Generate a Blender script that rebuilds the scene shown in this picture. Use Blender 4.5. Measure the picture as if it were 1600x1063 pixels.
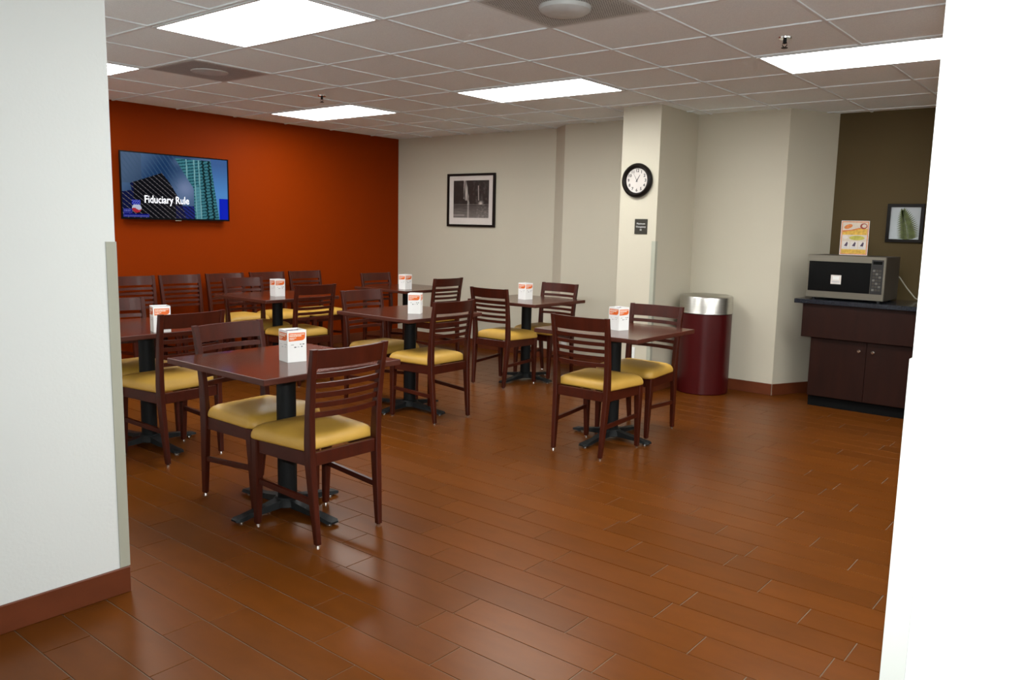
import bpy, bmesh, math, random
from mathutils import Matrix, Vector
random.seed(7)
for o in list(bpy.data.objects): bpy.data.objects.remove(o, do_unlink=True)
S = bpy.context.scene
COL = S.collection
R = math.radians

# ------------------------------------------------------------------ camera, world, flash, exposure
H = 2.44                                   # ceiling height
CAM = Vector((4.4313, -2.9359, H - 1.0403))
yaw, pitch, roll = 0.66986, -0.13893, 0.02456
fwd = Vector((-math.sin(yaw) * math.cos(pitch), math.cos(yaw) * math.cos(pitch), math.sin(pitch)))
r0 = Vector((math.cos(yaw), math.sin(yaw), 0)); u0 = r0.cross(fwd)
rgt = math.cos(roll) * r0 + math.sin(roll) * u0
upv = -math.sin(roll) * r0 + math.cos(roll) * u0
cd = bpy.data.cameras.new('camera'); cam = bpy.data.objects.new('camera', cd); COL.objects.link(cam)
cd.sensor_width = 36; cd.lens = 1254.13 / 1600 * 36; cd.clip_start = 0.02; cd.clip_end = 60
M = Matrix.Identity(4)
for i in range(3):
    M[i][0], M[i][1], M[i][2], M[i][3] = rgt[i], upv[i], -fwd[i], CAM[i]
cam.matrix_world = M
S.camera = cam

w = bpy.data.worlds.new('world'); S.world = w; w.use_nodes = True
w.node_tree.nodes['Background'].inputs[0].default_value = (0.5, 0.55, 0.6, 1)
w.node_tree.nodes['Background'].inputs[1].default_value = 0.02
S.view_settings.view_transform = 'Standard'; S.view_settings.look = 'None'
S.view_settings.exposure = 0.1; S.view_settings.gamma = 1.0; S.view_settings.use_curve_mapping = False

# the photographer's flash, sitting on the camera
fd = bpy.data.lights.new('camera_flash', 'AREA'); fd.shape = 'RECTANGLE'; fd.size = 0.06; fd.size_y = 0.035
fd.energy = 37; fd.color = (0.95, 1.0, 1.0); fd.spread = R(130)
fl_ = bpy.data.objects.new('camera_flash', fd); COL.objects.link(fl_)
FM = M.copy(); fp = CAM + rgt * 0.045 + upv * 0.11 + fwd * 0.02
for i in range(3): FM[i][3] = fp[i]
fl_.matrix_world = FM
PANEL_EMIT = 21.0                            # fluorescent lens brightness

# ------------------------------------------------------------------ materials
def L(c):                                   # sRGB 0-255 -> linear
    return tuple(((x / 255) / 12.92 if x / 255 <= 0.04045 else ((x / 255 + 0.055) / 1.055) ** 2.4) for x in c) + (1,)
MATS = {}
def mat(name, col, rough=0.5, metal=0.0, emit=0, noise=None, bump=None, spec=0.5, coat=0, aniso=None):
    if name in MATS: return MATS[name]
    m = bpy.data.materials.new(name); m.use_nodes = True; MATS[name] = m
    nt = m.node_tree; b = nt.nodes['Principled BSDF']
    if len(col) == 3: col = tuple(col) + (1,)
    b.inputs['Base Color'].default_value = col
    b.inputs['Roughness'].default_value = rough; b.inputs['Metallic'].default_value = metal
    b.inputs['Specular IOR Level'].default_value = spec
    b.inputs['Coat Weight'].default_value = coat; b.inputs['Coat Roughness'].default_value = 0.12
    if emit:
        b.inputs['Emission Color'].default_value = col; b.inputs['Emission Strength'].default_value = emit
    tc = nt.nodes.new('ShaderNodeTexCoord')
    if noise:                               # (scale xyz, amount)
        sc, amt = noise
        mp = nt.nodes.new('ShaderNodeMapping'); mp.inputs['Scale'].default_value = sc
        nz = nt.nodes.new('ShaderNodeTexNoise'); nz.inputs['Scale'].default_value = 1; nz.inputs['Detail'].default_value = 5
        nt.links.new(tc.outputs['Object'], mp.inputs[0]); nt.links.new(mp.outputs[0], nz.inputs['Vector'])
        cr = nt.nodes.new('ShaderNodeValToRGB')
        cr.color_ramp.elements[0].position = 0.3; cr.color_ramp.elements[1].position = 0.7
        cr.color_ramp.elements[0].color = tuple(c * (1 - amt) for c in col[:3]) + (1,)
        cr.color_ramp.elements[1].color = tuple(min(1, c * (1 + amt)) for c in col[:3]) + (1,)
        nt.links.new(nz.outputs['Fac'], cr.inputs[0]); nt.links.new(cr.outputs[0], b.inputs['Base Color'])
    if bump:
        sc, st = bump
        n2 = nt.nodes.new('ShaderNodeTexNoise'); n2.inputs['Scale'].default_value = sc; n2.inputs['Detail'].default_value = 3
        nt.links.new(tc.outputs['Object'], n2.inputs['Vector'])
        bp = nt.nodes.new('ShaderNodeBump'); bp.inputs['Strength'].default_value = st; bp.inputs['Distance'].default_value = 0.004
        nt.links.new(n2.outputs['Fac'], bp.inputs['Height']); nt.links.new(bp.outputs[0], b.inputs['Normal'])
    return m

CREAM = mat('cream_paint', (0.52, 0.475, 0.375), 0.6, bump=(90, 0.12), noise=((1.2, 1.2, 1.2), 0.02))
WHITEP = mat('white_paint', (0.68, 0.70, 0.68), 0.55, bump=(90, 0.12), noise=((1.2, 1.2, 1.2), 0.015))
ORANGE = mat('orange_paint', (0.200, 0.0225, 0.0002), 0.6, bump=(90, 0.12), noise=((1.2, 1.2, 1.2), 0.03), spec=0.04)
BROWNP = mat('brown_paint', (0.082, 0.055, 0.020), 0.65, bump=(90, 0.12), noise=((1.2, 1.2, 1.2), 0.03), spec=0.2)
GUARD = mat('taupe_vinyl', (0.36, 0.36, 0.29), 0.4, noise=((8, 8, 2), 0.03))
BASET = mat('brown_base_tile', (0.120, 0.030, 0.011), 0.4, noise=((5, 5, 9), 0.12), spec=0.25)
WOOD = mat('mahogany_wood', (0.046, 0.0065, 0.0020), 0.40, noise=((30, 6, 6), 0.22), coat=0.05, spec=0.28)
WOODL = mat('mahogany_leg_wood', (0.046, 0.0065, 0.0020), 0.40, noise=((30, 30, 5), 0.22), coat=0.05, spec=0.28)
TOPW = mat('mahogany_laminate', (0.058, 0.0130, 0.0045), 0.18, noise=((5, 45, 5), 0.18), coat=0.08, spec=0.4)
EDGEW = mat('mahogany_edge', (0.062, 0.014, 0.007), 0.5, noise=((6, 6, 60), 0.2), spec=0.3)
GOLD = mat('gold_vinyl', (0.50, 0.285, 0.046), 0.48, noise=((9, 9, 9), 0.06), bump=(140, 0.15))
IRON = mat('black_iron', (0.006, 0.0068, 0.0072), 0.55, spec=0.22, bump=(200, 0.2), noise=((12, 12, 12), 0.2))
CHROME = mat('chrome', (0.75, 0.74, 0.72), 0.15, 1.0, noise=((20, 20, 20), 0.05))
PAPER = mat('white_card', (0.80, 0.79, 0.77), 0.5, noise=((20, 20, 20), 0.01))
LABEL = mat('orange_label', (0.72, 0.13, 0.015), 0.45, noise=((20, 20, 20), 0.05))
INK = mat('black_ink', (0.02, 0.02, 0.022), 0.6, noise=((40, 40, 40), 0.1))
GREYINK = mat('grey_ink', (0.42, 0.42, 0.43), 0.6, noise=((40, 40, 40), 0.05))
WINK = mat('white_ink', (0.80, 0.72, 0.62), 0.6, noise=((40, 40, 40), 0.03))
SACH = mat('paper_sachets', (0.16, 0.12, 0.16), 0.6, noise=((90, 90, 20), 0.6))
TBAR = mat('white_enamel', (0.74, 0.78, 0.80), 0.5, noise=((9, 9, 9), 0.02))
CTILE = mat('mineral_ceiling_tile', (0.87, 0.93, 0.96), 0.9, noise=((160, 160, 160), 0.06), bump=(260, 0.4))
PERF = mat('grey_grille_metal', (0.50, 0.51, 0.50), 0.5, noise=((14, 14, 14), 0.08))
LENS = mat('fluorescent_lens', (0.97, 1.0, 0.985), 0.4, emit=PANEL_EMIT)
MAROON = mat('maroon_enamel', (0.050, 0.0025, 0.0030), 0.32, noise=((4, 4, 4), 0.06), spec=0.3)
ALU = mat('brushed_aluminium', (0.50, 0.485, 0.45), 0.30, 1.0, noise=((3, 3, 260), 0.08))
CABW = mat('dark_cherry_veneer', (0.017, 0.0046, 0.0026), 0.42, noise=((14, 14, 3), 0.2), spec=0.22)
TOE = mat('black_kick', (0.003, 0.003, 0.003), 0.8, spec=0.1, noise=((9, 9, 9), 0.1))
GRAN = mat('black_granite', (0.016, 0.018, 0.024), 0.14, noise=((180, 180, 180), 0.7))
STEEL = mat('microwave_steel', (0.27, 0.245, 0.20), 0.33, 0.9, noise=((2, 2, 200), 0.06))
BLKG = mat('black_glass', (0.004, 0.004, 0.004), 0.2, noise=((3, 3, 3), 0.1), spec=0.12)
BLKP = mat('black_plastic', (0.012, 0.011, 0.011), 0.4, noise=((20, 20, 20), 0.1))
MWSIDE = mat('dark_sheet_metal', (0.045, 0.036, 0.028), 0.5, noise=((8, 8, 8), 0.08))
FRAMEW = mat('black_frame_wood', (0.007, 0.005, 0.004), 0.4, spec=0.2, noise=((30, 6, 30), 0.2))
MATB = mat('mat_board', (0.62, 0.56, 0.52), 0.8, noise=((30, 30, 30), 0.02))
CORDM = mat('grey_cord', (0.33, 0.32, 0.25), 0.5, noise=((30, 30, 30), 0.05))
PLATE = mat('white_plate', (0.72, 0.72, 0.70), 0.35, noise=((20, 20, 20), 0.02))
PLAQ = mat('dark_plaque', (0.022, 0.019, 0.012), 0.4, noise=((20, 20, 20), 0.1))
CLOCKF = mat('clock_face', (0.56, 0.51, 0.47), 0.5, noise=((20, 20, 20), 0.02))
FERN = mat('fern_green', (0.085, 0.105, 0.022), 0.5, noise=((40, 40, 40), 0.3))
FERNBG = mat('fern_backing', (0.42, 0.45, 0.47), 0.35, noise=((4, 4, 4), 0.1))

def vcol_mat(name, emit=0.0):
    m = bpy.data.materials.new(name); m.use_nodes = True; nt = m.node_tree; b = nt.nodes['Principled BSDF']
    a = nt.nodes.new('ShaderNodeAttribute'); a.attribute_name = 'print'
    nt.links.new(a.outputs['Color'], b.inputs['Base Color']); b.inputs['Roughness'].default_value = 0.35
    if emit:
        b.inputs['Base Color'].default_value = (0.002, 0.002, 0.002, 1)
        nt.links.remove(b.inputs['Base Color'].links[0])
        nt.links.new(a.outputs['Color'], b.inputs['Emission Color']); b.inputs['Emission Strength'].default_value = emit
        b.inputs['Roughness'].default_value = 0.15; b.inputs['Specular IOR Level'].default_value = 0.1
    return m

def floor_mat():
    m = bpy.data.materials.new('glazed_plank_tile'); m.use_nodes = True; nt = m.node_tree; b = nt.nodes['Principled BSDF']
    N = nt.nodes.new; K = nt.links.new
    g = N('ShaderNodeNewGeometry'); sx = N('ShaderNodeSeparateXYZ'); K(g.outputs['Position'], sx.inputs[0])
    def mth(op, a, bb):
        n = N('ShaderNodeMath'); n.operation = op
        for i, v in enumerate((a, bb)):
            if v is None: continue
            if isinstance(v, (int, float)): n.inputs[i].default_value = v
            else: K(v, n.inputs[i])
        return n.outputs[0]
    row = mth('FLOOR', mth('DIVIDE', mth('SUBTRACT', sx.outputs['Y'], TY0), TP), None)
    # each plank its own tint from its row and running position
    q = mth('MODULO', mth('ADD', row, 400.0), 4.0)
    off = mth('ADD', mth('MULTIPLY', q, -0.21), 0.165)
    col = mth('FLOOR', mth('DIVIDE', mth('SUBTRACT', sx.outputs['X'], off), TL), None)
    cb = N('ShaderNodeCombineXYZ'); K(row, cb.inputs[0]); K(col, cb.inputs[1])
    wn = N('ShaderNodeTexWhiteNoise'); wn.noise_dimensions = '3D'; K(cb.outputs[0], wn.inputs['Vector'])
    cr = N('ShaderNodeValToRGB')
    cr.color_ramp.elements[0].color = (0.090, 0.0250, 0.0030, 1); cr.color_ramp.elements[1].color = (0.110, 0.0305, 0.0037, 1)
    K(wn.outputs['Value'], cr.inputs[0])
    nz = N('ShaderNodeTexNoise'); nz.inputs['Scale'].default_value = 7; nz.inputs['Detail'].default_value = 6
    mp = N('ShaderNodeMapping'); mp.inputs['Scale'].default_value = (1, 2.4, 1); mp.inputs['Location'].default_value = (3.3, 7.7, .37); K(g.outputs['Position'], mp.inputs[0]); K(mp.outputs[0], nz.inputs['Vector'])
    mx = N('ShaderNodeMix'); mx.data_type = 'RGBA'; mx.blend_type = 'MULTIPLY'; mx.inputs[0].default_value = 0.6
    c2 = N('ShaderNodeValToRGB'); c2.color_ramp.elements[0].color = (0.82, 0.80, 0.76, 1); c2.color_ramp.elements[1].color = (1.1, 1.07, 1.04, 1)
    c2.color_ramp.elements[0].position = 0.3; c2.color_ramp.elements[1].position = 0.7
    K(nz.outputs['Fac'], c2.inputs[0]); K(cr.outputs[0], mx.inputs[6]); K(c2.outputs[0], mx.inputs[7]); K(mx.outputs[2], b.inputs['Base Color'])
    b.inputs['Roughness'].default_value = 0.29; b.inputs['Specular IOR Level'].default_value = 0.12; b.inputs['Specular Tint'].default_value = (1.0, 0.60, 0.26, 1)
    return m
TY0, TP, TL = -0.888, 0.1535, 0.6
TILEM = floor_mat()
GROUT = mat('floor_grout', (0.135, 0.105, 0.075), 0.85, noise=((20, 20, 20), 0.15))

# ------------------------------------------------------------------ mesh helpers
def finish(bm, smooth=False, ang=35):
    bmesh.ops.recalc_face_normals(bm, faces=bm.faces)
    if smooth:
        for f in bm.faces: f.smooth = True
        for e in bm.edges:
            if len(e.link_faces) == 2 and e.calc_face_angle(0) > R(ang): e.smooth = False
    return bm
def obj(name, bm, m, parent=None, smooth=False, ang=35):
    finish(bm, smooth, ang)
    me = bpy.data.meshes.new(name); bm.to_mesh(me); bm.free()
    me.materials.append(m)
    o = bpy.data.objects.new(name, me); COL.objects.link(o)
    if parent: o.parent = parent
    return o
def box(bm, x0, x1, y0, y1, z0, z1, bev=0, seg=1):
    vs = [bm.verts.new(p) for p in ((x0, y0, z0), (x1, y0, z0), (x1, y1, z0), (x0, y1, z0), (x0, y0, z1), (x1, y0, z1), (x1, y1, z1), (x0, y1, z1))]
    fs = [bm.faces.new([vs[i] for i in f]) for f in ((3, 2, 1, 0), (4, 5, 6, 7), (0, 1, 5, 4), (1, 2, 6, 5), (2, 3, 7, 6), (3, 0, 4, 7))]
    if bev:
        es = set(e for f in fs for e in f.edges)
        bmesh.ops.bevel(bm, geom=list(es), offset=bev, segments=seg, affect='EDGES', profile=0.5)
    return bm
def bx(*a, **k): return box(bmesh.new(), *a, **k)
def loft(bm, secs):                          # list of rings (lists of points)
    rings = [[bm.verts.new(p) for p in s] for s in secs]
    n = len(rings[0])
    for a, b in zip(rings, rings[1:]):
        for i in range(n): bm.faces.new((a[i], a[(i + 1) % n], b[(i + 1) % n], b[i]))
    bm.faces.new(rings[0][::-1]); bm.faces.new(rings[-1])
    return bm
def rect(cx, cy, z, hx, hy, ch=0.25):        # chamfered rectangle ring
    c = min(hx, hy) * ch
    return [(cx - hx + c, cy - hy, z), (cx + hx - c, cy - hy, z), (cx + hx, cy - hy + c, z), (cx + hx, cy + hy - c, z),
            (cx + hx - c, cy + hy, z), (cx - hx + c, cy + hy, z), (cx - hx, cy + hy - c, z), (cx - hx, cy - hy + c, z)]
def lathe(bm, prof, n=32, cx=0, cy=0, cap=True):
    rings = [[bm.verts.new((cx + r * math.cos(2 * math.pi * i / n), cy + r * math.sin(2 * math.pi * i / n), z)) for i in range(n)] for r, z in prof]
    for a, b in zip(rings, rings[1:]):
        for i in range(n): bm.faces.new((a[i], a[(i + 1) % n], b[(i + 1) % n], b[i]))
    if cap: bm.faces.new(rings[0][::-1]); bm.faces.new(rings[-1])
    return bm
def tube(bm, pts, rad, n=8):
    pts = [Vector(p) for p in pts]; rings = []
    for i, p in enumerate(pts):
        d = (pts[min(i + 1, len(pts) - 1)] - pts[max(i - 1, 0)]).normalized()
        a = d.cross(Vector((0, 0, 1)))
        if a.length < 1e-3: a = Vector((1, 0, 0))
        a.normalize(); b = d.cross(a)
        rings.append([p + rad * (math.cos(2 * math.pi * k / n) * a + math.sin(2 * math.pi * k / n) * b) for k in range(n)])
    return loft(bm, rings)
def prism(bm, pts, z0, z1):                  # polygon in xy extruded in z
    return loft(bm, [[(x, y, z0) for x, y in pts], [(x, y, z1) for x, y in pts]])
def xf(bm, m):
    bmesh.ops.transform(bm, matrix=m, verts=bm.verts); return bm
def plate_xz(bm, pts, y0, y1):               # polygon in xz, thickness in y
    return loft(bm, [[(x, y0, z) for x, z in pts], [(x, y1, z) for x, z in pts]])
def empty(name, loc=(0, 0, 0), rz=0):
    o = bpy.data.objects.new(name, None); COL.objects.link(o); o.location = loc; o.rotation_euler = (0, 0, rz); o.empty_display_size = 0.1
    return o
def tag(o, label, cat, group=None):
    o['label'] = label; o['category'] = cat
    if group: o['group'] = group
    return o
def struct(o, label=None, cat=None):
    o['kind'] = 'structure'
    if label: o['label'] = label
    if cat: o['category'] = cat
    return o
def copy_tree(o, parent=None):
    c = o.copy(); COL.objects.link(c)
    if parent: c.parent = parent; c.matrix_parent_inverse = o.matrix_parent_inverse.copy()
    for ch in list(o.children): copy_tree(ch, c)
    return c
def text_mesh(name, txt, size, m, parent, mw, bold=0.0, depth=0.0004, align='CENTER'):
    cu = bpy.data.curves.new(name, 'FONT'); cu.body = txt; cu.size = size; cu.align_x = align; cu.align_y = 'CENTER'
    cu.offset = bold; cu.extrude = depth; cu.resolution_u = 2
    t = bpy.data.objects.new(name + '_tmp', cu); COL.objects.link(t)
    bpy.context.view_layer.update()
    me = bpy.data.meshes.new_from_object(t.evaluated_get(bpy.context.evaluated_depsgraph_get()))
    bpy.data.objects.remove(t, do_unlink=True)
    me.transform(mw); me.materials.clear(); me.materials.append(m); me.name = name
    o = bpy.data.objects.new(name, me); COL.objects.link(o); o.parent = parent
    return o
def grid_print(name, w_, h_, nx, ny, fn, m, parent, y=0.0):
    """flat printed/screen picture in local xz, facing -y; fn(u,v)->linear rgb"""
    verts = [(-w_ / 2 + w_ * i / nx, y, -h_ / 2 + h_ * j / ny) for j in range(ny + 1) for i in range(nx + 1)]
    faces = [(j * (nx + 1) + i, j * (nx + 1) + i + 1, (j + 1) * (nx + 1) + i + 1, (j + 1) * (nx + 1) + i) for j in range(ny) for i in range(nx)]
    me = bpy.data.meshes.new(name); me.from_pydata(verts, [], faces)
    ca = me.color_attributes.new('print', 'FLOAT_COLOR', 'CORNER')
    buf = []
    for j in range(ny):
        for i in range(nx):
            c = tuple(max(0.0, x) for x in fn((i + .5) / nx, (j + .5) / ny)) + (1.0,)
            buf += list(c) * 4
    ca.data.foreach_set('color', buf)
    me.materials.append(m)
    o = bpy.data.objects.new(name, me); COL.objects.link(o); o.parent = parent
    return o
def inpoly(x, y, P):
    s = False; j = len(P) - 1
    for i in range(len(P)):
        if (P[i][1] > y) != (P[j][1] > y) and x < (P[j][0] - P[i][0]) * (y - P[i][1]) / (P[j][1] - P[i][1]) + P[i][0]: s = not s
        j = i
    return s
def mixc(a, b, t): t = max(0, min(1, t)); return tuple(x + (y - x) * t for x, y in zip(a, b))

def project(p):                              # photograph pixels, only to choose which floor tiles show largest
    d = Vector(p) - CAM; z = d.dot(fwd)
    if z < 0.05: return None
    return 800 + 1254.13 * d.dot(rgt) / z, 531.5 - 1254.13 * d.dot(upv) / z

# ------------------------------------------------------------------ the room
XW, YB = -3.0, 4.1                           # orange wall, cream back wall
XL, YE = 1.52, -1.56                         # corridor wall face and its end
XR = 4.149                                   # right-hand wall end
XE, YS = 6.4, -4.7
floor = struct(obj('floor', bx(XW - .1, XE + .1, YS - .1, 4.6, -0.10, -0.0022), GROUT), 'brown orange glazed plank tile floor with thin grout lines', 'floor')
# plank tiles: the 300 that show largest are single parts, the rest one joined part
tiles = []
for k in range(int((YS - TY0) / TP) - 1, int((4.5 - TY0) / TP) + 2):
    off = 0.165 - 0.21 * (k % 4)
    y0 = TY0 + k * TP
    if y0 + TP < YS or y0 > 4.45: continue
    i0 = int(math.floor((XW - off) / TL)); i1 = int(math.ceil((XE - off) / TL))
    for i in range(i0, i1):
        x0 = off + i * TL
        a, b = max(x0, XW - .02), min(x0 + TL, XE)
        if b - a < 0.03: continue
        tiles.append((a, b, y0, y0 + TP))
def tile_bm(bm, a, b, c, d):
    g, t = 0.0017, 0.0016
    box(bm, a + g, b - g, c + g, d - g, -0.010, 0.0)
    return bm
def tile_mesh(wd):
    bm = bmesh.new(); g = 0.0018; hx, hy = wd / 2 - g, TP / 2 - g; ch = 0.0008
    loft(bm, [[(sx * hx, sy * hy, -0.009) for sx, sy in ((-1, -1), (1, -1), (1, 1), (-1, 1))],
              [(sx * hx, sy * hy, -ch) for sx, sy in ((-1, -1), (1, -1), (1, 1), (-1, 1))],
              [(sx * (hx - ch), sy * (hy - ch), 0) for sx, sy in ((-1, -1), (1, -1), (1, 1), (-1, 1))]])
    finish(bm); me = bpy.data.meshes.new('floor_tile'); bm.to_mesh(me); bm.free(); me.materials.append(TILEM)
    return me
def vis(t):
    cx, cy = (t[0] + t[1]) / 2, (t[2] + t[3]) / 2
    if cx < XL and cy < YE + .1: return -1
    if cx > XR and cy > YE - .25 and cy < -.5: return -1
    best = 0
    for p in ((cx, cy, 0), (t[0], t[2], 0), (t[1], t[2], 0), (t[0], t[3], 0), (t[1], t[3], 0)):
        q = project(p)
        if q and 0 < q[0] < 1500 and 0 < q[1] < 1063:
            best = max(best, 1 / (Vector((cx, cy, 0)) - CAM).length ** 3)
    return best
tiles.sort(key=vis, reverse=True)
full = tile_mesh(TL)
for t in tiles[:300]:
    wd = t[1] - t[0]
    me = full if abs(wd - TL) < 1e-4 else tile_mesh(wd)
    o = bpy.data.objects.new('floor_tile', me); COL.objects.link(o); o.parent = floor
    o.location = ((t[0] + t[1]) / 2, (t[2] + t[3]) / 2, 0)
bm = bmesh.new()
for t in tiles[300:]: box(bm, t[0] + .0018, t[1] - .0018, t[2] + .0018, t[3] - .0018, -0.009, 0.0)
rest = obj('floor_tile_field', bm, TILEM, floor); rest['kind'] = 'stuff'

def wall(name, pts, m, label, z0=0.0, z1=H + .06):
    return struct(obj(name, prism(bmesh.new(), pts, z0, z1), m), label, 'wall')
wall('wall_orange', [(XW, -1.7), (XW, YB + .12), (XW - .12, YB + .12), (XW - .12, -1.7)], ORANGE, 'burnt orange accent wall carrying the television')
wall('wall_back', [(XW, YB), (-.61, YB), (-.36, 3.9), (1.93, 3.9), (2.18, 4.4), (2.18, 4.62), (XW, 4.62)], CREAM, 'cream back wall with a shallow angled step and a canted end')
wall('wall_brown', [(2.18, 4.4), (XE + .12, 4.4), (XE + .12, 4.62), (2.18, 4.62)], BROWNP, 'dark olive brown wall behind the microwave')
wall('wall_column', [(.735, 3.2), (1.10, 3.2), (1.10, 3.9), (.735, 3.9)], CREAM, 'cream square column with the clock standing out from the back wall')
wall('wall_left', [(XL, YE), (XL, YS), (XL - .14, YS), (XL - .14, YE - .14), (XW - .12, YE - .14), (XW - .12, YE), (XL, YE)][:-1], WHITEP, 'white corridor wall ending at a corner with taupe guard')
wall('wall_right', [(XR, YE), (XE, YE), (XE, YE + .14), (XR, YE + .14)], WHITEP, 'bright white wall end flooded by flash beside the opening')
wall('wall_east', [(XE, YS), (XE, 4.4), (XE + .12, 4.4), (XE + .12, YS)], WHITEP, 'unseen side wall past the opening, whitened to bounce light')  # out of view, made white to bounce neutral light to the ceiling
wall('wall_south', [(XL - .14, YS - .12), (XE + .12, YS - .12), (XE + .12, YS), (XL - .14, YS)], WHITEP, 'white corridor wall behind the photographer')

def baseboard(name, path, h=0.10, t=0.012):   # path walked so that the room is on the left
    for (x0, y0), (x1, y1) in zip(path, path[1:]):
        d = Vector((x1 - x0, y1 - y0, 0)); ln = d.length; a = math.atan2(d.y, d.x)
        bm = bmesh.new(); n = max(1, round(ln / 0.61)); par = None
        root = bpy.data.objects.get(name)
        if root is None: root = empty(name); struct(root, 'brown tile baseboard along the wall foot', 'baseboard')
        for i in range(n):
            bm = bx(ln * i / n + .0008, ln * (i + 1) / n - .0008, 0.0005, t, 0.0, h, bev=0.002)
            o = obj('base_tile', bm, BASET, root); o.location = (x0, y0, 0); o.rotation_euler = (0, 0, a)
baseboard('baseboard_left', [(XL, YS), (XL, YE)][::-1])
baseboard('baseboard_orange', [(XW, YB), (XW, YE)])
baseboard('baseboard_back', [(2.16, 4.37), (1.93, 3.9), (1.112, 3.9)])
baseboard('baseboard_step', [(.735, 3.9), (-.36, 3.9), (-.61, YB), (XW + .012, YB)])
baseboard('baseboard_column', [(1.10, 3.9), (1.10, 3.2 - .012)]); baseboard('baseboard_column', [(1.10 , 3.2), (.735, 3.2), (.735, 3.9)])
baseboard('baseboard_right', [(XE, YE), (XR, YE)]); baseboard('baseboard_brown', [(XE, 4.4), (3.32, 4.4)])
# corner guards (L profiles)
def guard(name, x, y, sx, sy, label, m=None, z1=1.316):
    """corner at (x,y); legs run along -sx and -sy; faces look to +sx / +sy"""
    bm = bmesh.new(); wd, t, e = .034, .003, .0004
    z0 = .101
    P = [(x + sx * (e), y + sy * e), (x + sx * e, y - sy * wd), (x + sx * (e + t), y - sy * wd), (x + sx * (e + t), y + sy * (e + t)), (x - sx * wd, y + sy * (e + t)), (x - sx * wd, y + sy * e)]
    prism(bm, P, z0, z1)
    return struct(obj(name, bm, m or GUARD), label, 'corner guard')
guard('trim_1', XL, YE, 1, 1, 'taupe vinyl corner guard on the white corridor wall end')
guard('trim_2', 1.10, 3.2, 1, -1, 'taupe vinyl corner guard on the cream clock column')
guard('trim_3', XR, YE, -1, -1, 'taupe vinyl corner guard on the white wall end, flash glare in its colour', mat('flash_lit_vinyl', (0.56, 0.57, 0.53), 0.4, noise=((8, 8, 2), 0.03)), 1.21)  # taupe guard coloured lighter, flash overexposure put into its vinyl

# ------------------------------------------------------------------ suspended ceiling
G = 0.6096
ceiling = struct(obj('ceiling', bx(XW - .12, XE + .12, YS - .12, 4.62, H + .06, H + .14), CTILE), 'suspended grey white ceiling of square mineral tiles in a thin grid', 'ceiling')
LIGHTS = [(0, -1), (0, 3), (-4, 3), (4, 3), (-4, -1), (4, -1), (8, 3), (8, -1)]          # (j, i): 2 cells along x, 1 along y
VENTS = [(-2, 0), (3, 0)]
used = set()
for j, i in LIGHTS: used |= {(j, i), (j + 1, i)}
used |= set(VENTS)
JR, IR = range(-5, 11), range(-8, 8)
ct = bmesh.new(); hw = G / 2 - .004
loft(ct, [rect(0, 0, H + .020, hw, hw, 0.02), rect(0, 0, H + .006, hw, hw, 0.02)]); finish(ct)
ctm = bpy.data.meshes.new('ceiling_tile'); ct.to_mesh(ctm); ct.free(); ctm.materials.append(CTILE)
for j in JR:
    for i in IR:
        if (j, i) in used: continue
        o = bpy.data.objects.new('ceiling_tile', ctm); COL.objects.link(o); o.parent = ceiling
        o.location = ((j + .5) * G, (i + .5) * G, 0)
for i in range(-8, 9):
    y = i * G
    if YS < y < 4.38: obj('ceiling_runner', bx(-5 * G, 10.4 * G, y - .009, y + .009, H - .001, H + .006), TBAR, ceiling)
for j in range(-5, 11):
    x = j * G
    if XW - .1 < x < XE:
        for i in range(-8, 8):
            if (j, i) in used and (j - 1, i) in used and (j, i) not in VENTS and (j - 1, i) not in VENTS and ((j, i) not in LIGHTS): continue
            obj('ceiling_cross_bar', bx(x - .009, x + .009, i * G + .009, (i + 1) * G - .009, H - .001, H + .006), TBAR, ceiling)

def troffer(j, i, label):
    t = empty('ceiling_light', ((j + 1) * G, (i + .5) * G, H)); tag(t, label, 'ceiling light', 'fluorescent ceiling lights')
    hx, hy = G - .013, G / 2 - .013
    bm = bmesh.new()
    for a in ((-hx, hx, -hy, -hy + .018), (-hx, hx, hy - .018, hy), (-hx, -hx + .018, -hy + .018, hy - .018), (hx - .018, hx, -hy + .018, hy - .018)):
        box(bm, *a, -.005, .03)
    obj('frame', bm, TBAR, t)
    obj('lens', bx(-hx + .0185, hx - .0185, -hy + .0185, hy - .0185, -.003, .012), LENS, t)
    obj('housing', bx(-hx + .002, hx - .002, -hy + .002, hy - .002, .031, .055), TBAR, t)
LL = {(0, -1): 'glowing fluorescent panel above the table beside the corridor wall', (0, 3): 'glowing fluorescent panel in front of the clock column',
      (-4, 3): 'glowing fluorescent panel nearest the orange and cream wall corner', (4, 3): 'glowing fluorescent panel above the floor before the microwave cabinet',
      (-4, -1): 'glowing fluorescent panel cut off by the white corridor wall', (4, -1): 'fluorescent panel over the opening to the corridor',
      (8, 3): 'fluorescent panel past the bright white wall end', (8, -1): 'unseen fluorescent panel added beside the east wall to brighten the ceiling'}  # panel by the east wall continues the grid unseen, added to brighten the ceiling
for k in LIGHTS: troffer(*k, LL[k])

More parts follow.
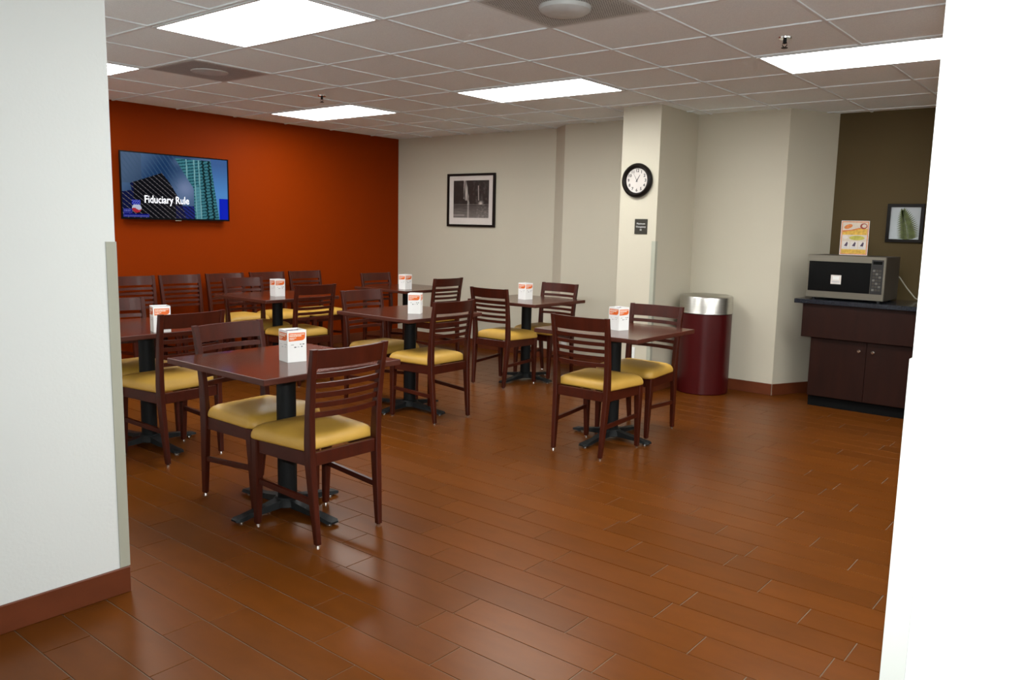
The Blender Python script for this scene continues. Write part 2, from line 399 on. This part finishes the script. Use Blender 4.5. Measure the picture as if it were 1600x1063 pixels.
def vent(j, i, label, dome):
    t = empty('ceiling_vent', ((j + .5) * G, (i + .5) * G, H)); tag(t, label, 'vent', 'perforated ceiling vents')
    h = G / 2 - .013
    # perforated face: flat dark dots carry the shade of its holes
    obj('face_plate', bx(-h, h, -h, h, -.002, .004), PERF, t)
    bm = bmesh.new(); n = 44
    for a in range(n):
        for b in range(n):
            x = -h + .03 + (2 * h - .06) * (a + .5 * (b % 2)) / (n - .5); y = -h + .03 + (2 * h - .06) * b / (n - 1)
            if x * x + y * y < .125 ** 2: continue
            r = .0035
            f = [bm.verts.new((x + r * math.cos(q * math.pi / 3), y + r * math.sin(q * math.pi / 3), -.0024)) for q in range(6)]
            bm.faces.new(f)
    ho = obj('perforations', bm, INK, t); ho['kind'] = 'stuff'
    bm = lathe(bmesh.new(), [(.125, -.0025), (.122, -.02 if dome else -.008), (.10, -.034 if dome else -.011), (.02, -.036 if dome else -.012)], 40)
    obj('round_diffuser', bm, PERF, t, smooth=True)
    return t
vent(-2, 0, 'square grey perforated ceiling vent beside the corridor wall', False)
vent(3, 0, 'square grey perforated ceiling vent with domed round diffuser', True)
def sprinkler(x, y, label):
    t = empty('sprinkler_head', (x, y, H + .005)); tag(t, label, 'sprinkler', 'ceiling sprinklers')
    obj('escutcheon', lathe(bmesh.new(), [(.036, 0), (.034, -.008), (.014, -.012)], 24), CHROME, t, smooth=True)
    obj('nozzle', lathe(bmesh.new(), [(.010, -.0121), (.010, -.03), (.005, -.034)], 12), IRON, t, smooth=True)
    bm = bmesh.new(); tube(bm, [(-.010, 0, -.028), (-.012, 0, -.042), (0, 0, -.053)], .0025, 6); tube(bm, [(.010, 0, -.028), (.012, 0, -.042), (0, 0, -.053)], .0025, 6)
    obj('yoke', bm, IRON, t)
    obj('deflector', lathe(bmesh.new(), [(.017, -.0531), (.017, -.056)], 16), IRON, t)
sprinkler(4.53 * G, 2.40 * G, 'small sprinkler head beside the ceiling light facing the microwave cabinet')
sprinkler(-1.78 * G, 2.33 * G, 'small sprinkler head on the ceiling near the orange wall')

# ------------------------------------------------------------------ dining chair
def rear_post_path(s):
    # z, y, x, half width, half depth
    return [(.012, -.222, .176, .0125, .0135), (.20, -.205, .182, .015, .019), (.38, -.190, .187, .016, .023), (.47, -.190, .188, .016, .023),
            (.60, -.196, .190, .0155, .019), (.74, -.214, .194, .015, .016), (.875, -.238, .198, .0145, .013)]
def post_at(z):
    P = rear_post_path(1)
    for a, b in zip(P, P[1:]):
        if a[0] <= z <= b[0]:
            t = (z - a[0]) / (b[0] - a[0]); return a[1] + (b[1] - a[1]) * t, a[2] + (b[2] - a[2]) * t
    return P[-1][1], P[-1][2]
def make_chair():
    t = empty('dining_chair')
    for s in (-1, 1):
        leg = obj('rear_leg', loft(bmesh.new(), [rect(s * x, y, z, hx, hy) for z, y, x, hx, hy in rear_post_path(s)]), WOODL, t, smooth=True)
        obj('glide', lathe(bmesh.new(), [(.010, 0), (.010, .008), (.006, .0119)], 10, s * .176, -.222), CHROME, leg, smooth=True)
        leg = obj('front_leg', loft(bmesh.new(), [rect(s * x, y, z, h, h) for z, x, y, h in ((.012, .196, .192, .0135), (.20, .197, .186, .018), (.36, .198, .180, .022), (.4175, .198, .180, .022))]), WOODL, t, smooth=True)
        obj('glide', lathe(bmesh.new(), [(.010, 0), (.010, .008), (.006, .0119)], 10, s * .196, .192), CHROME, leg, smooth=True)
        # side apron and stretcher
        bm = bmesh.new()
        loft(bm, [[(s * .182 + d, -.168, z) for d, z in ((-.010, .357), (.010, .357), (.010, .4175), (-.010, .4175))],
                  [(s * .198 + d, .159, z) for d, z in ((-.010, .357), (.010, .357), (.010, .4175), (-.010, .4175))]])
        obj('side_apron', bm, WOOD, t)
        bm = bmesh.new()
        loft(bm, [[(s * .182 + d, -.186, z) for d, z in ((-.008, .185), (.008, .185), (.008, .210), (-.008, .210))],
                  [(s * .197 + d, .169, z) for d, z in ((-.008, .205), (.008, .205), (.008, .230), (-.008, .230))]])
        obj('stretcher', bm, WOOD, t)
    obj('rear_apron', bx(-.1715, .1715, -.203, -.181, .357, .4175, bev=.002), WOOD, t)
    obj('front_apron', bx(-.1755, .1755, .172, .194, .357, .4175, bev=.002), WOOD, t)
    # cushion: rounded trapezoid with domed top
    def outline(sc, z, n=7):
        pts = []
        cs = [(-.196, -.172, .02, 180), (.196, -.172, .02, 270), (.228, .226, .055, 0), (-.228, .226, .055, 90)]
        for (cx, cy, r, a0) in cs:
            ox, oy = cx - math.copysign(r, cx), cy - math.copysign(r, cy)
            for k in range(n):
                a = R(a0 + 90 * k / (n - 1)); pts.append(((ox + r * math.cos(a)) * sc, .015 + (oy + r * math.sin(a) - .015) * sc, z))
        return pts
    obj('seat_cushion', loft(bmesh.new(), [outline(.96, .4185), outline(.995, .4225), outline(1.0, .432), outline(.992, .445), outline(.965, .459), outline(.915, .471), outline(.82, .4815), outline(.62, .490), outline(.35, .4945), outline(.10, .4955)]), GOLD, t, smooth=True, ang=60)
    # back: curved top rail and five slats bowing backwards
    def rail(z0, z1, th, bow, arch=0.0):
        bm = bmesh.new(); secs = []; n = 12
        ya, xa = post_at(z0); yb, xb = post_at(z1)
        for k in range(n + 1):
            q = -1 + 2 * k / n; bw = bow * (1 - q * q); ar = arch * (1 - q * q)
            secs.append([(q * (xa - .0135), ya - bw - th / 2, z0), (q * (xa - .0135), ya - bw + th / 2, z0), (q * (xb - .0135), yb - bw + th / 2, z1 + ar), (q * (xb - .0135), yb - bw - th / 2, z1 + ar)])
        return loft(bm, secs)
    obj('top_rail', rail(.790, .872, .018, .030), WOOD, t, smooth=True)
    for k in range(5):
        zc = .757 - .0435 * k
        obj('slat', rail(zc - .0115, zc + .0115, .013, .027), WOOD, t, smooth=True)
    return t
chair0 = make_chair(); used0 = [False]
def chair(x, y, deg, label, group):
    o = chair0 if not used0[0] else copy_tree(chair0)
    used0[0] = True
    o.location = (x, y, 0); o.rotation_euler = (0, 0, R(deg)); tag(o, label, 'chair', group)
    return o

# ------------------------------------------------------------------ pedestal table
def make_table():
    t = empty('pedestal_table')
    h = .388
    top = obj('tabletop', bx(-h, h, -h, h, .722, .750, bev=.004, seg=2), TOPW, t)
    top.data.materials.append(EDGEW)
    for f in top.data.polygons:
        if f.normal.z < .95: f.material_index = 1
    obj('mounting_plate', bx(-.17, .17, -.17, .17, .712, .7215, bev=.003), IRON, t)
    obj('column', lathe(bmesh.new(), [(.046, .070), (.046, .700), (.060, .7115)], 28), IRON, t, smooth=True)
    obj('hub', lathe(bmesh.new(), [(.060, .022), (.078, .030), (.070, .052), (.056, .0695)], 28), IRON, t, smooth=True)
    for k in range(4):
        ln = .36 if k % 2 == 0 else .30
        secs = []
        for d, wd, zb, zt in ((.045, .034, .026, .064), (.13, .030, .022, .050), (.22, .026, .018, .038), (ln - .05, .032, .014, .030), (ln - .015, .034, .014, .027), (ln, .022, .014, .022)):
            secs.append([(d, -wd, zb), (d, wd, zb), (d, wd * .8, zt), (d, -wd * .8, zt)])
        bm = loft(bmesh.new(), secs); xf(bm, Matrix.Rotation(k * math.pi / 2, 4, 'Z'))
        arm = obj('base_arm', bm, IRON, t, smooth=True, ang=50)
        bm = lathe(bmesh.new(), [(.015, 0), (.015, .006), (.008, .0139)], 12, ln - .04, 0); xf(bm, Matrix.Rotation(k * math.pi / 2, 4, 'Z'))
        obj('leveling_foot', bm, CHROME, arm, smooth=True)
    return t
table0 = make_table(); tused = [False]
def table(x, y, deg, label):
    o = table0 if not tused[0] else copy_tree(table0)
    tused[0] = True
    o.location = (x, y, 0); o.rotation_euler = (0, 0, R(deg)); tag(o, label, 'table', 'square pedestal tables')
T1, T2, T3, T4, T5, T6, T7 = (1.215, -.625), (-.375, -.50), (.055, 1.335), (-.055, 2.936), (1.668, 1.662), (-1.70, 1.39), (-1.72, 3.02)
table(*T1, 0, 'square mahogany pedestal table beside the end of the white corridor wall')
table(*T2, 0, 'square mahogany pedestal table half hidden behind the white corridor wall end')
table(*T3, 0, 'square mahogany pedestal table in the middle of the room')
table(*T4, 90, 'square mahogany pedestal table by the step in the cream wall')
table(*T5, 90, 'square mahogany pedestal table in front of the maroon trash can')
table(*T6, 0, 'square mahogany pedestal table before the row of chairs along the orange wall')
table(*T7, 0, 'square mahogany pedestal table in the corner below the framed waterfall picture')
CG = 'dark slat-back dining chairs'
chair(1.490, -.655, 90, 'dark slat-back chair, open floor side of the table by the corridor wall end', CG)
chair(.938, -.585, -85, 'dark slat-back chair, orange wall side of the table by the corridor wall end', CG)
chair(-.095, -.50, 94, 'dark slat-back chair, open floor side of the half hidden table', CG)
chair(-.665, -.45, -90, 'dark slat-back chair, orange wall side of the half hidden table', CG)
chair(.335, 1.270, 90, 'dark slat-back chair, open floor side of the middle table', CG)
chair(-.295, 1.365, -90, 'dark slat-back chair, orange wall side of the middle table', CG)
chair(-.085, 2.660, 0, 'dark slat-back chair, open floor side of the table by the cream wall step', CG)
chair(-.085, 3.265, 180, 'dark slat-back chair, cream wall side of the table by the wall step', CG)
chair(1.720, 1.385, 0, 'dark slat-back chair, side away from the trash can at the table before it', CG)
chair(1.668, 1.985, 180, 'dark slat-back chair, trash can side of the table before the trash can', CG)
chair(-2.02, 1.40, -90, 'dark slat-back chair, orange wall side of the table before the chair row', CG)
chair(-1.420, 1.42, 90, 'dark slat-back chair, open floor side of the table before the chair row', CG)
chair(-2.00, 3.04, -90, 'dark slat-back chair, orange wall side of the corner table', CG)
chair(-1.425, 3.09, 90, 'dark slat-back chair, open floor side of the corner table', CG)
for n, (y, word) in enumerate(((.665, 'fifth'), (1.128, 'fourth'), (1.61, 'third'), (2.105, 'second'), (2.59, 'first'))):
    chair(-2.655, y, -90, 'dark slat-back chair against the orange wall, %s of the row from the cream wall' % word, CG)

# ------------------------------------------------------------------ card caddies on the tables
def make_caddy():
    t = empty('condiment_box')
    w2, hh = .047, .150
    bm = bmesh.new()                          # open card sleeve
    th = .002
    for a in ((-w2, w2, -w2, -w2 + th), (-w2, w2, w2 - th, w2), (-w2, -w2 + th, -w2 + th, w2 - th), (w2 - th, w2, -w2 + th, w2 - th)):
        box(bm, *a, 0, hh)
    box(bm, -w2 + th, w2 - th, -w2 + th, w2 - th, 0.0, .004)
    obj('sleeve', bm, PAPER, t)
    for k in range(8):
        x = -w2 + .008 + k * (2 * w2 - .016) / 7
        obj('sachet', bx(x - .004, x + .004, -w2 + .006, w2 - .006, .0045, .136 + .008 * ((k * 5) % 3) / 2), SACH, t)
    for k in range(4):
        rot = Matrix.Rotation(k * math.pi / 2, 4, 'Z')
        pts = [(-.041, hh - .012), (.041, hh - .012), (.041, hh - .030)]
        for q in range(1, 7):
            a = R(90 * q / 6); pts.append((.021 + .020 * math.cos(a), hh - .032 - .017 * math.sin(a)))
        pts += [(-.041, hh - .051)]
        bm = plate_xz(bmesh.new(), pts[::-1], -w2 - .0006, -w2 - .0001); xf(bm, rot)
        lab = obj('label_panel', bm, LABEL, t)
        bm = bmesh.new()                       # lines of print, too small to read
        for (x0, x1, zc, hz) in ((-.037, .036, hh - .019, .0020), (-.037, .022, hh - .0265, .0028), (-.037, -.004, hh - .036, .0017), (-.037, -.014, hh - .0425, .0017)):
            x = x0; n = 0
            while x < x1:
                l = .004 + .005 * ((n * 7 + int(zc * 900)) % 5) / 4
                box(bm, x, min(x + l, x1), -w2 - .0010, -w2 - .00065, zc - hz, zc + hz); x += l + .0016; n += 1
        xf(bm, rot); obj('label_print', bm, WINK, lab)
        bm = bmesh.new()
        for (x0, x1, zc, hz) in ((-.030, -.016, .082, .0008), (.014, .022, .083, .0016), (.027, .037, .083, .0018), (-.014, -.004, .070, .0022), (.020, .027, .072, .0022), (.002, .011, .071, .0007)):
            box(bm, x0, x1, -w2 - .0006, -w2 - .0001, zc - hz, zc + hz)
        xf(bm, rot); obj('small_print', bm, INK if k % 2 else GREYINK, t)
    return t
cad0 = make_caddy(); cused = [False]
def caddy(x, y, deg, label):
    o = cad0 if not cused[0] else copy_tree(cad0)
    cused[0] = True
    o.location = (x, y, .7502); o.rotation_euler = (0, 0, R(deg)); tag(o, label, 'card box', 'orange and white card boxes')
caddy(1.285, -.635, -11, 'white and orange card condiment box on the table by the corridor wall end')
caddy(-.07, -.565, -16, 'white and orange card condiment box on the table half hidden by the corridor wall')
caddy(.155, 1.29, -55, 'white and orange card condiment box on the table in the middle of the room')
caddy(-.07, 2.93, -7, 'white and orange card condiment box on the table by the cream wall step')
caddy(1.71, 1.63, -14, 'white and orange card condiment box on the table before the trash can')
caddy(-1.61, 1.33, -7, 'white and orange card condiment box on the table before the chair row')
caddy(-1.55, 2.83, 1, 'white and orange card condiment box on the corner table')

# ------------------------------------------------------------------ trash can
t = empty('trash_can', (1.39, 3.645, 0)); tag(t, 'tall round maroon trash can with brushed aluminium top', 'trash can')
rr = .226
obj('body', lathe(bmesh.new(), [(rr - .006, 0), (rr, .008), (rr, .700), (rr - .01, .705)], 64), MAROON, t, smooth=True)
obj('lid', lathe(bmesh.new(), [(rr - .012, .7055), (rr + .006, .706), (rr + .006, .712), (rr + .002, .716), (rr + .002, .842), (rr - .004, .853), (rr - .02, .857), (.14, .838), (.115, .815), (.11, .76)], 64), ALU, t, smooth=True, ang=50)

# ------------------------------------------------------------------ microwave cabinet
t = empty('microwave_cabinet', (2.73, 3.72, 0)); tag(t, 'dark cherry cabinet with overhanging upper box and black top', 'cabinet')
obj('carcass', bx(-.44, .44, .02, .56, .085, .575), CABW, t)
obj('toe_kick', bx(-.435, .435, .03, .55, 0, .0845), TOE, t)
for s in (-1, 1):
    x0, x1 = (-.437, -.0015) if s < 0 else (.0015, .437)
    d = obj('door', bx(x0, x1, 0, .0195, .09, .57, bev=.0015), CABW, t)
    k = lathe(bmesh.new(), [(.005, 0), (.006, .008), (.0125, .014), (.014, .021), (.009, .026)], 16); xf(k, Matrix.Translation((s * .052, -.0002, .497)) @ Matrix.Rotation(R(90), 4, 'X'))
    obj('knob', k, CHROME, d, smooth=True)
obj('upper_box', bx(-.51, .51, -.035, .575, .5755, .848, bev=.002), CABW, t)
obj('worktop', bx(-.575, .575, -.065, .58, .8485, .884, bev=.003), GRAN, t)

# microwave
t = empty('microwave', (2.512, 3.76, .8845)); tag(t, 'stainless countertop microwave oven with black glass door', 'microwave')
obj('cabinet_shell', bx(-.297, .297, .016, .44, .012, .358, bev=.004), MWSIDE, t)
fr = obj('front_frame', bx(-.300, .300, -.012, .0155, .013, .360, bev=.004), STEEL, t)
dr = obj('door_glass', bx(-.285, .195, -.0165, -.0125, .068, .308, bev=.001), BLKG, t)
obj('door_window', bx(-.25, .155, -.0172, -.0167, .092, .285), BLKG, dr)
stk = obj('sticker', bx(-.105, -.025, -.0178, -.0174, .130, .202), MATB, dr)
obj('sticker_print', bx(-.090, -.040, -.0183, -.0180, .165, .192), PLATE, stk); obj('sticker_line', bx(-.095, -.035, -.0183, -.0180, .145, .152), GREYINK, stk)
cp = obj('control_panel', bx(.198, .285, -.0165, -.0125, .068, .335, bev=.001), BLKP, t)
obj('display', bx(.208, .275, -.0172, -.0167, .300, .324), BLKG, cp)
for a in range(3):
    for b in range(7):
        obj('button', bx(.209 + a * .023, .227 + a * .023, -.0185, -.0168, .092 + b * .025, .109 + b * .025, bev=.001), MWSIDE if (a + b) % 3 else mat('grey_button', (0.12, 0.115, 0.10), .5, noise=((20, 20, 20), .1)), cp)
for sx in (-.25, .25):
    for sy in (.05, .40): obj('foot', lathe(bmesh.new(), [(.014, 0), (.014, .0119)], 12, sx, sy), BLKP, t)
o = obj('power_cord', tube(bmesh.new(), [(2.70, 4.205, 1.10), (2.755, 4.25, 1.11), (2.80, 4.27, 1.07), (2.86, 4.28, .985), (2.93, 4.28, .905), (2.98, 4.28, .8905), (3.06, 4.26, .8905)], .005), CORDM); tag(o, 'pale grey power cord trailing from the microwave onto the counter', 'cord')

# poster card on the microwave
t = empty('menu_card', (2.485, 4.02, 1.2455)); tag(t, 'orange and yellow printed menu card standing on the microwave', 'sign')
t.rotation_euler = (0, 0, R(4))
EV = 0.001
def flat(name, pts, m, par, k=1): return obj(name, plate_xz(bmesh.new(), pts, -.0012 - .0005 * k, -.0011 - .0005 * (k - 1)), m, par)
sheet = obj('sheet', bx(-.108, .108, -.0011, .0011, 0, .279), PAPER, t)
bm = bx(-.05, .05, -.001, .001, 0, .16); xf(bm, Matrix.Translation((0, .060, 0)) @ Matrix.Rotation(R(20), 4, 'X')); obj('easel_back', bm, PAPER, t)
PO = mat('print_orange', (0.55, 0.16, 0.03), .5, noise=((60, 60, 60), .3)); PY = mat('print_yellow', (0.58, 0.34, 0.04), .5, noise=((50, 50, 50), .25))
PR = mat('print_red', (0.30, 0.05, 0.03), .5, noise=((60, 60, 60), .3)); PG = mat('print_lime', (0.42, 0.38, 0.06), .5, noise=((50, 50, 50), .2)); PB = mat('print_plum', (0.06, 0.035, 0.07), .5, noise=((60, 60, 60), .3))
PW = mat('print_cream', (0.56, 0.47, 0.38), .5, noise=((50, 50, 50), .05))
def rectp(x0, x1, z0, z1): return [(x0, z0), (x1, z0), (x1, z1), (x0, z1)]
def ell(cx, cz, a, b, rot=0, n=18): return [(cx + a * math.cos(q) * math.cos(rot) - b * math.sin(q) * math.sin(rot), cz + a * math.cos(q) * math.sin(rot) + b * math.sin(q) * math.cos(rot)) for q in [2 * math.pi * i / n for i in range(n)]]
flat('border', rectp(-.104, .104, .004, .275), PO, sheet, 1); flat('field', rectp(-.097, .097, .011, .267), PW, sheet, 2)
flat('swoosh', [(-.095, .165), (-.095, .195), (-.03, .200), (.03, .216), (.095, .216), (.095, .165)], PY, sheet, 3)
flat('swoosh_edge', [(-.095, .186), (-.095, .200), (-.03, .205), (.03, .222), (.06, .220), (.0, .203)], PO, sheet, 4)
flat('pastry', ell(-.052, .232, .034, .017, .35), PO, sheet, 4); flat('plate_rim', ell(.066, .236, .028, .024), PR, sheet, 4); flat('plate_food', ell(.070, .238, .017, .014), PW, sheet, 5)
flat('lime_panel', ell(.02, .140, .060, .019), PG, sheet, 4); flat('round_badge', ell(-.070, .146, .020, .016), MATB, sheet, 4)
flat('footer', rectp(-.095, .095, .012, .046), PY, sheet, 3)
for k in range(3):
    cx = -.062 + .062 * k
    flat('step_panel', rectp(cx - .027, cx + .027, .052, .112), MATB, sheet, 3)
    flat('figure', [(cx - .014, .074), (cx + .010, .070), (cx + .015, .098), (cx + .008, .109), (cx - .001, .096)], PB, sheet, 4)
    flat('caption', rectp(cx - .02, cx + .018, .058, .063), GREYINK, sheet, 4)

# ------------------------------------------------------------------ framed pictures
def picture(name, x, y, z, w_, h_, fw, label, mt=FRAMEW):
    t = empty(name, (x, y, z)); tag(t, label, 'picture')
    bm = bmesh.new()
    for a in ((-w_ / 2, w_ / 2, -h_ / 2, -h_ / 2 + fw), (-w_ / 2, w_ / 2, h_ / 2 - fw, h_ / 2)): box(bm, a[0], a[1], -.028, -.001, a[2], a[3], bev=.002)
    for a in ((-w_ / 2, -w_ / 2 + fw), (w_ / 2 - fw, w_ / 2)): box(bm, a[0], a[1], -.027, -.001, -h_ / 2 + fw, h_ / 2 - fw)
    obj('frame', bm, mt, t)
    return t
wp = picture('framed_waterfall', -1.785, YB, 1.702, .725, .605, .026, 'black framed monochrome waterfall photograph on the cream wall')
obj('mat_board', bx(-.337, .337, -.012, -.002, -.277, .277), MATB, wp)
from mathutils import noise as mn
def waterfall(u, v):
    def n(a, b, o=5): return mn.fractal(Vector((a, b, 3.1)), 1.0, 2.0, o)
    c = .022 + .016 * max(0, n(u * 7, v * 7)) + (.05 * max(0, n(u * 13 + 9, v * 11)) if u > .55 else 0)
    if v > .36:
        e0 = .285 + (.05 if v < .52 else 0) * min(1, (.52 - v) / .05) + .01 * n(v * 9, 4.0, 3)
        e1 = .375 + .075 * min(1, (1 - v) / .45) + .008 * n(v * 9, 8.0, 3)
        if v < .46: e0 = e1 - .055
        if e0 < u < e1:
            t_ = (u - e0) / (e1 - e0)
            st = max(0, min(1, .5 + .75 * n(u * 46, v * 2.4, 3)))
            c = c * .4 + (.06 + .62 * st ** 1.6) * min(1, 6 * t_, 6 * (1 - t_))
        if .46 < v < .86: c += .34 * math.exp(-((u - .705 - .03 * (.9 - v)) / .011) ** 2)
        c += .75 * math.exp(-((u - .775) / .05) ** 2 - ((v - .385) / .05) ** 2) * (.5 + .6 * abs(n(u * 40, v * 30, 3)))
    else:
        c = .05 + .11 * (.36 - v) / .36 + .035 * n(u * 4, v * 46, 4)
        c += .22 * math.exp(-((u - .425) / .022) ** 2) + (.16 * max(0, n(u * 16, v * 42)) if u > .66 else 0)
        c += .20 * math.exp(-((v - .07) / .012) ** 2) * (1 if u < .32 else 0)
    if abs(v - .36) < .008: c += .10
    return (c * 1.02, c * .93, c * .86)
grid_print('photo_print', .540, .425, 110, 84, waterfall, vcol_mat('waterfall_print'), wp, -.0128).location.z = .012
fp_ = picture('framed_fern', 2.776, 4.4, 1.517, .285, .318, .026, 'small black framed green fern leaf print on the brown wall')
obj('backing', bx(-.117, .117, -.010, -.002, -.134, .134), FERNBG, fp_)
bm = bmesh.new()
def leaflet(bm, x, z, ang, ln, wd):
    dx, dz = math.cos(ang), math.sin(ang); nx, nz = -dz, dx
    P = [(x - nx * wd * .5, z - nz * wd * .5), (x + dx * ln * .35 - nx * wd, z + dz * ln * .35 - nz * wd), (x + dx * ln, z + dz * ln), (x + dx * ln * .35 + nx * wd, z + dz * ln * .35 + nz * wd), (x + nx * wd * .5, z + nz * wd * .5)]
    P = [(max(-.116, min(.116, a)), max(-.133, min(.133, b))) for a, b in P]
    plate_xz(bm, P, -.0110, -.0102)
for k in range(19):
    q = k / 18; x = .030 - .052 * q ** 1.4; z = -.130 + .215 * q
    for sd in (-1, 1):
        leaflet(bm, x, z, R(96) - sd * R(80 - 62 * q ** 2), (.088 if sd < 0 else .098) * (1 - .52 * q ** 3), .0088)
tube(bm, [(.030, -.0106, -.132), (.022, -.0106, -.05), (.0, -.0106, .03), (-.022, -.0106, .09)], .0018, 6)
obj('fern_leaf', bm, FERN, fp_)

# ------------------------------------------------------------------ clock and plaque on the column
t = empty('wall_clock', (.905, 3.2, 1.826)); tag(t, 'round wall clock with thick black rim on the cream column', 'clock')
rotx = Matrix.Rotation(R(90), 4, 'X')
obj('rim', xf(lathe(bmesh.new(), [(.112, .001), (.142, .001), (.146, .018), (.138, .036), (.122, .044), (.108, .034), (.104, .020), (.104, .003)], 56, cap=False), rotx), FRAMEW, t, smooth=True, ang=60)
face = obj('face', xf(lathe(bmesh.new(), [(.1035, .002), (.1035, .018)], 48), rotx), CLOCKF, t)
for n in range(1, 13):
    a = R(90 - 30 * n)
    text_mesh('numeral', str(n), .036, INK, face, Matrix.Translation((.082 * math.cos(a), -.0187, .082 * math.sin(a))) @ rotx, bold=.0009)
def hand(name, deg, ln, wd, y):
    bm = plate_xz(bmesh.new(), [(-wd, -.014), (wd, -.014), (wd * .4, ln), (-wd * .4, ln)], y - .0008, y)
    xf(bm, Matrix.Rotation(R(deg), 4, 'Y')); obj(name, bm, INK, face)
hand('hour_hand', 31, .056, .0042, -.0200); hand('minute_hand', -30, .064, .0022, -.0215)
t = empty('plaque', (.956, 3.2, 1.437)); tag(t, 'small dark occupancy plaque under the clock', 'sign')
pl = obj('plate', bx(-.061, .061, -.006, -.0008, -.064, .064, bev=.001), PLAQ, t)
for s, z, q in (('Maximum', .024, .021), ('Occupancy', -.002, .021), ('32', -.028, .021)):
    text_mesh('lettering', s, q, PLATE, pl, Matrix.Translation((0, -.0066, z)) @ rotx)

# outlets
def outlet(x, y, z, rz, label):
    t = empty('wall_outlet', (x, y, z), rz); tag(t, label, 'outlet', 'white wall outlets')
    obj('cover_plate', bx(-.036, .036, -.006, -.0008, -.058, .058, bev=.002), PLATE, t)
    for zz in (-.022, .022): obj('socket', bx(-.015, .015, -.008, -.0062, zz - .013, zz + .013, bev=.001), PAPER, t)
outlet(.915, 3.2, .33, 0, 'white outlet plate low on the clock column')
outlet(XW, .775, .30, R(90), 'white outlet plate low on the orange wall')
outlet(-.29, 3.9, .24, 0, 'white outlet plate low on the cream wall between its step and the column')

# ------------------------------------------------------------------ television
t = empty('television', (XW, 1.158, 1.700), R(90)); tag(t, 'wall mounted flat television showing city towers on the orange wall', 'television')
W, HH = 1.09, .612
obj('wall_bracket', bx(-.22, .22, -.030, -.001, -.16, .16), BLKP, t)
obj('back_cover', bx(-W / 2 + .02, W / 2 - .02, -.058, -.0305, -HH / 2 + .02, HH / 2 - .02, bev=.006), BLKP, t)
bez = bmesh.new(); b_ = .011
for a in ((-W / 2, W / 2, -HH / 2, -HH / 2 + .016), (-W / 2, W / 2, HH / 2 - b_, HH / 2), (-W / 2, -W / 2 + b_, -HH / 2 + .016, HH / 2 - b_), (W / 2 - b_, W / 2, -HH / 2 + .016, HH / 2 - b_)):
    box(bez, a[0], a[1], -.074, -.0585, a[2], a[3])
obj('bezel', bez, BLKG, t)
obj('logo_tab', bx(-.03, .03, -.072, -.060, -HH / 2 - .010, -HH / 2 - .0005, bev=.001), CHROME, t)
def tvpix(u, v):
    X, Y = 75 + u * 1425, 940 - v * 865          # picture read off at this grain
    sky = mixc((.018, .075, .20), (.16, .26, .44), .5 + .5 * math.sin(X * .006 + Y * .004))
    sky = mixc(sky, (.30, .38, .60), math.exp(-((X - 900) / 120) ** 2 - ((Y - 520) / 120) ** 2) * .95)
    sky = mixc(sky, (.22, .32, .50), math.exp(-((X - 820) / 90) ** 2 - ((Y - 150) / 60) ** 2) * .6)
    st = (X * .75 - Y * .5) % 46
    if X < 800 and Y < 520 and st < 14: sky = mixc(sky, (.10, .20, .34), .5)
    if X < 330 and Y < 480: sky = mixc(sky, (.10, .14, .20), .4)
    if X > 1260: sky = mixc((.10, .22, .50), (.16, .42, .85), (Y - 150) / 420)
    c = sky
    if X > 1375 and Y > 640: c = (.002, .035, .75)
    if X > 700 and Y > 760 and X < 1020: c = (.03, .05, .32) if (X * .8 - Y) % 52 < 26 else (.015, .02, .12)
    if inpoly(X, Y, [(770, 105), (1262, 105), (1300, 420), (1370, 942), (1020, 942), (1010, 500), (930, 380), (820, 190)]):
        c = (.10, .34, .40)
        if (Y + (X - 1000) * .18) % 44 < 17: c = (.025, .13, .17)
        for xx in (925, 1030, 1095): 
            if abs(X - xx - (Y - 300) * .03) < 9: c = (.30, .58, .62)
        for xx in (1150, 1235):
            if abs(X - xx - (Y - 200) * .085 - 9 * math.sin(Y * .12)) < 15: c = (.008, .05, .06)
        if 1040 < X < 1110 and Y > 480: c = mixc(c, (.20, .50, .58), .6)
    if inpoly(X, Y, [(75, 600), (200, 570), (180, 480), (590, 320), (690, 450), (850, 740), (900, 942), (75, 942)]):
        c = (.004, .005, .012) if X > 220 else (.005, .012, .09)
        if X > 760 and Y > 760: c = (.012, .015, .09)
        if (X * .87 - Y + 2000) % 66 < 9: c = (.26, .24, .26)
    if (X - 255) ** 2 / 3600 + (Y - 815) ** 2 / 3400 < 1: c = (.62, .05, .08) if Y > 822 + 14 * math.sin(X * .05) else (.75, .78, .95)
    if 195 < X < 300 and 705 < Y < 765: c = (.01, .02, .55) if (X // 9 + Y // 12) % 3 else (.3, .35, .8)
    for (x0, x1, y0, y1) in ((90, 195, 825, 884), (90, 410, 886, 936)):
        if x0 < X < x1 and y0 < Y < y1:
            e = min(X - x0, x1 - X, Y - y0, y1 - Y)
            c = (.10, .12, .55) if e < 7 else (.01, .015, .30)
            if e > 14 and (int(X / 8) * 7) % 5 < 3 and (int(Y / 9)) % 2: c = (.35, .38, .85)
    return tuple(x ** 1.18 * .92 for x in c)
scr = grid_print('screen', W - 2 * b_, HH - b_ - .016, 214, 120, tvpix, vcol_mat('tv_picture', 0.62), t, -.066); scr.location.z = .0025
WGLOW = mat('caption_glow', (.85, .87, .95), .4, emit=.6)
text_mesh('caption', 'Fiduciary Rule', .098, WGLOW, scr, Matrix.Translation((-.105, -.0672, -.125)) @ Matrix.Scale(.80, 4, (1, 0, 0)) @ rotx, bold=.0012)
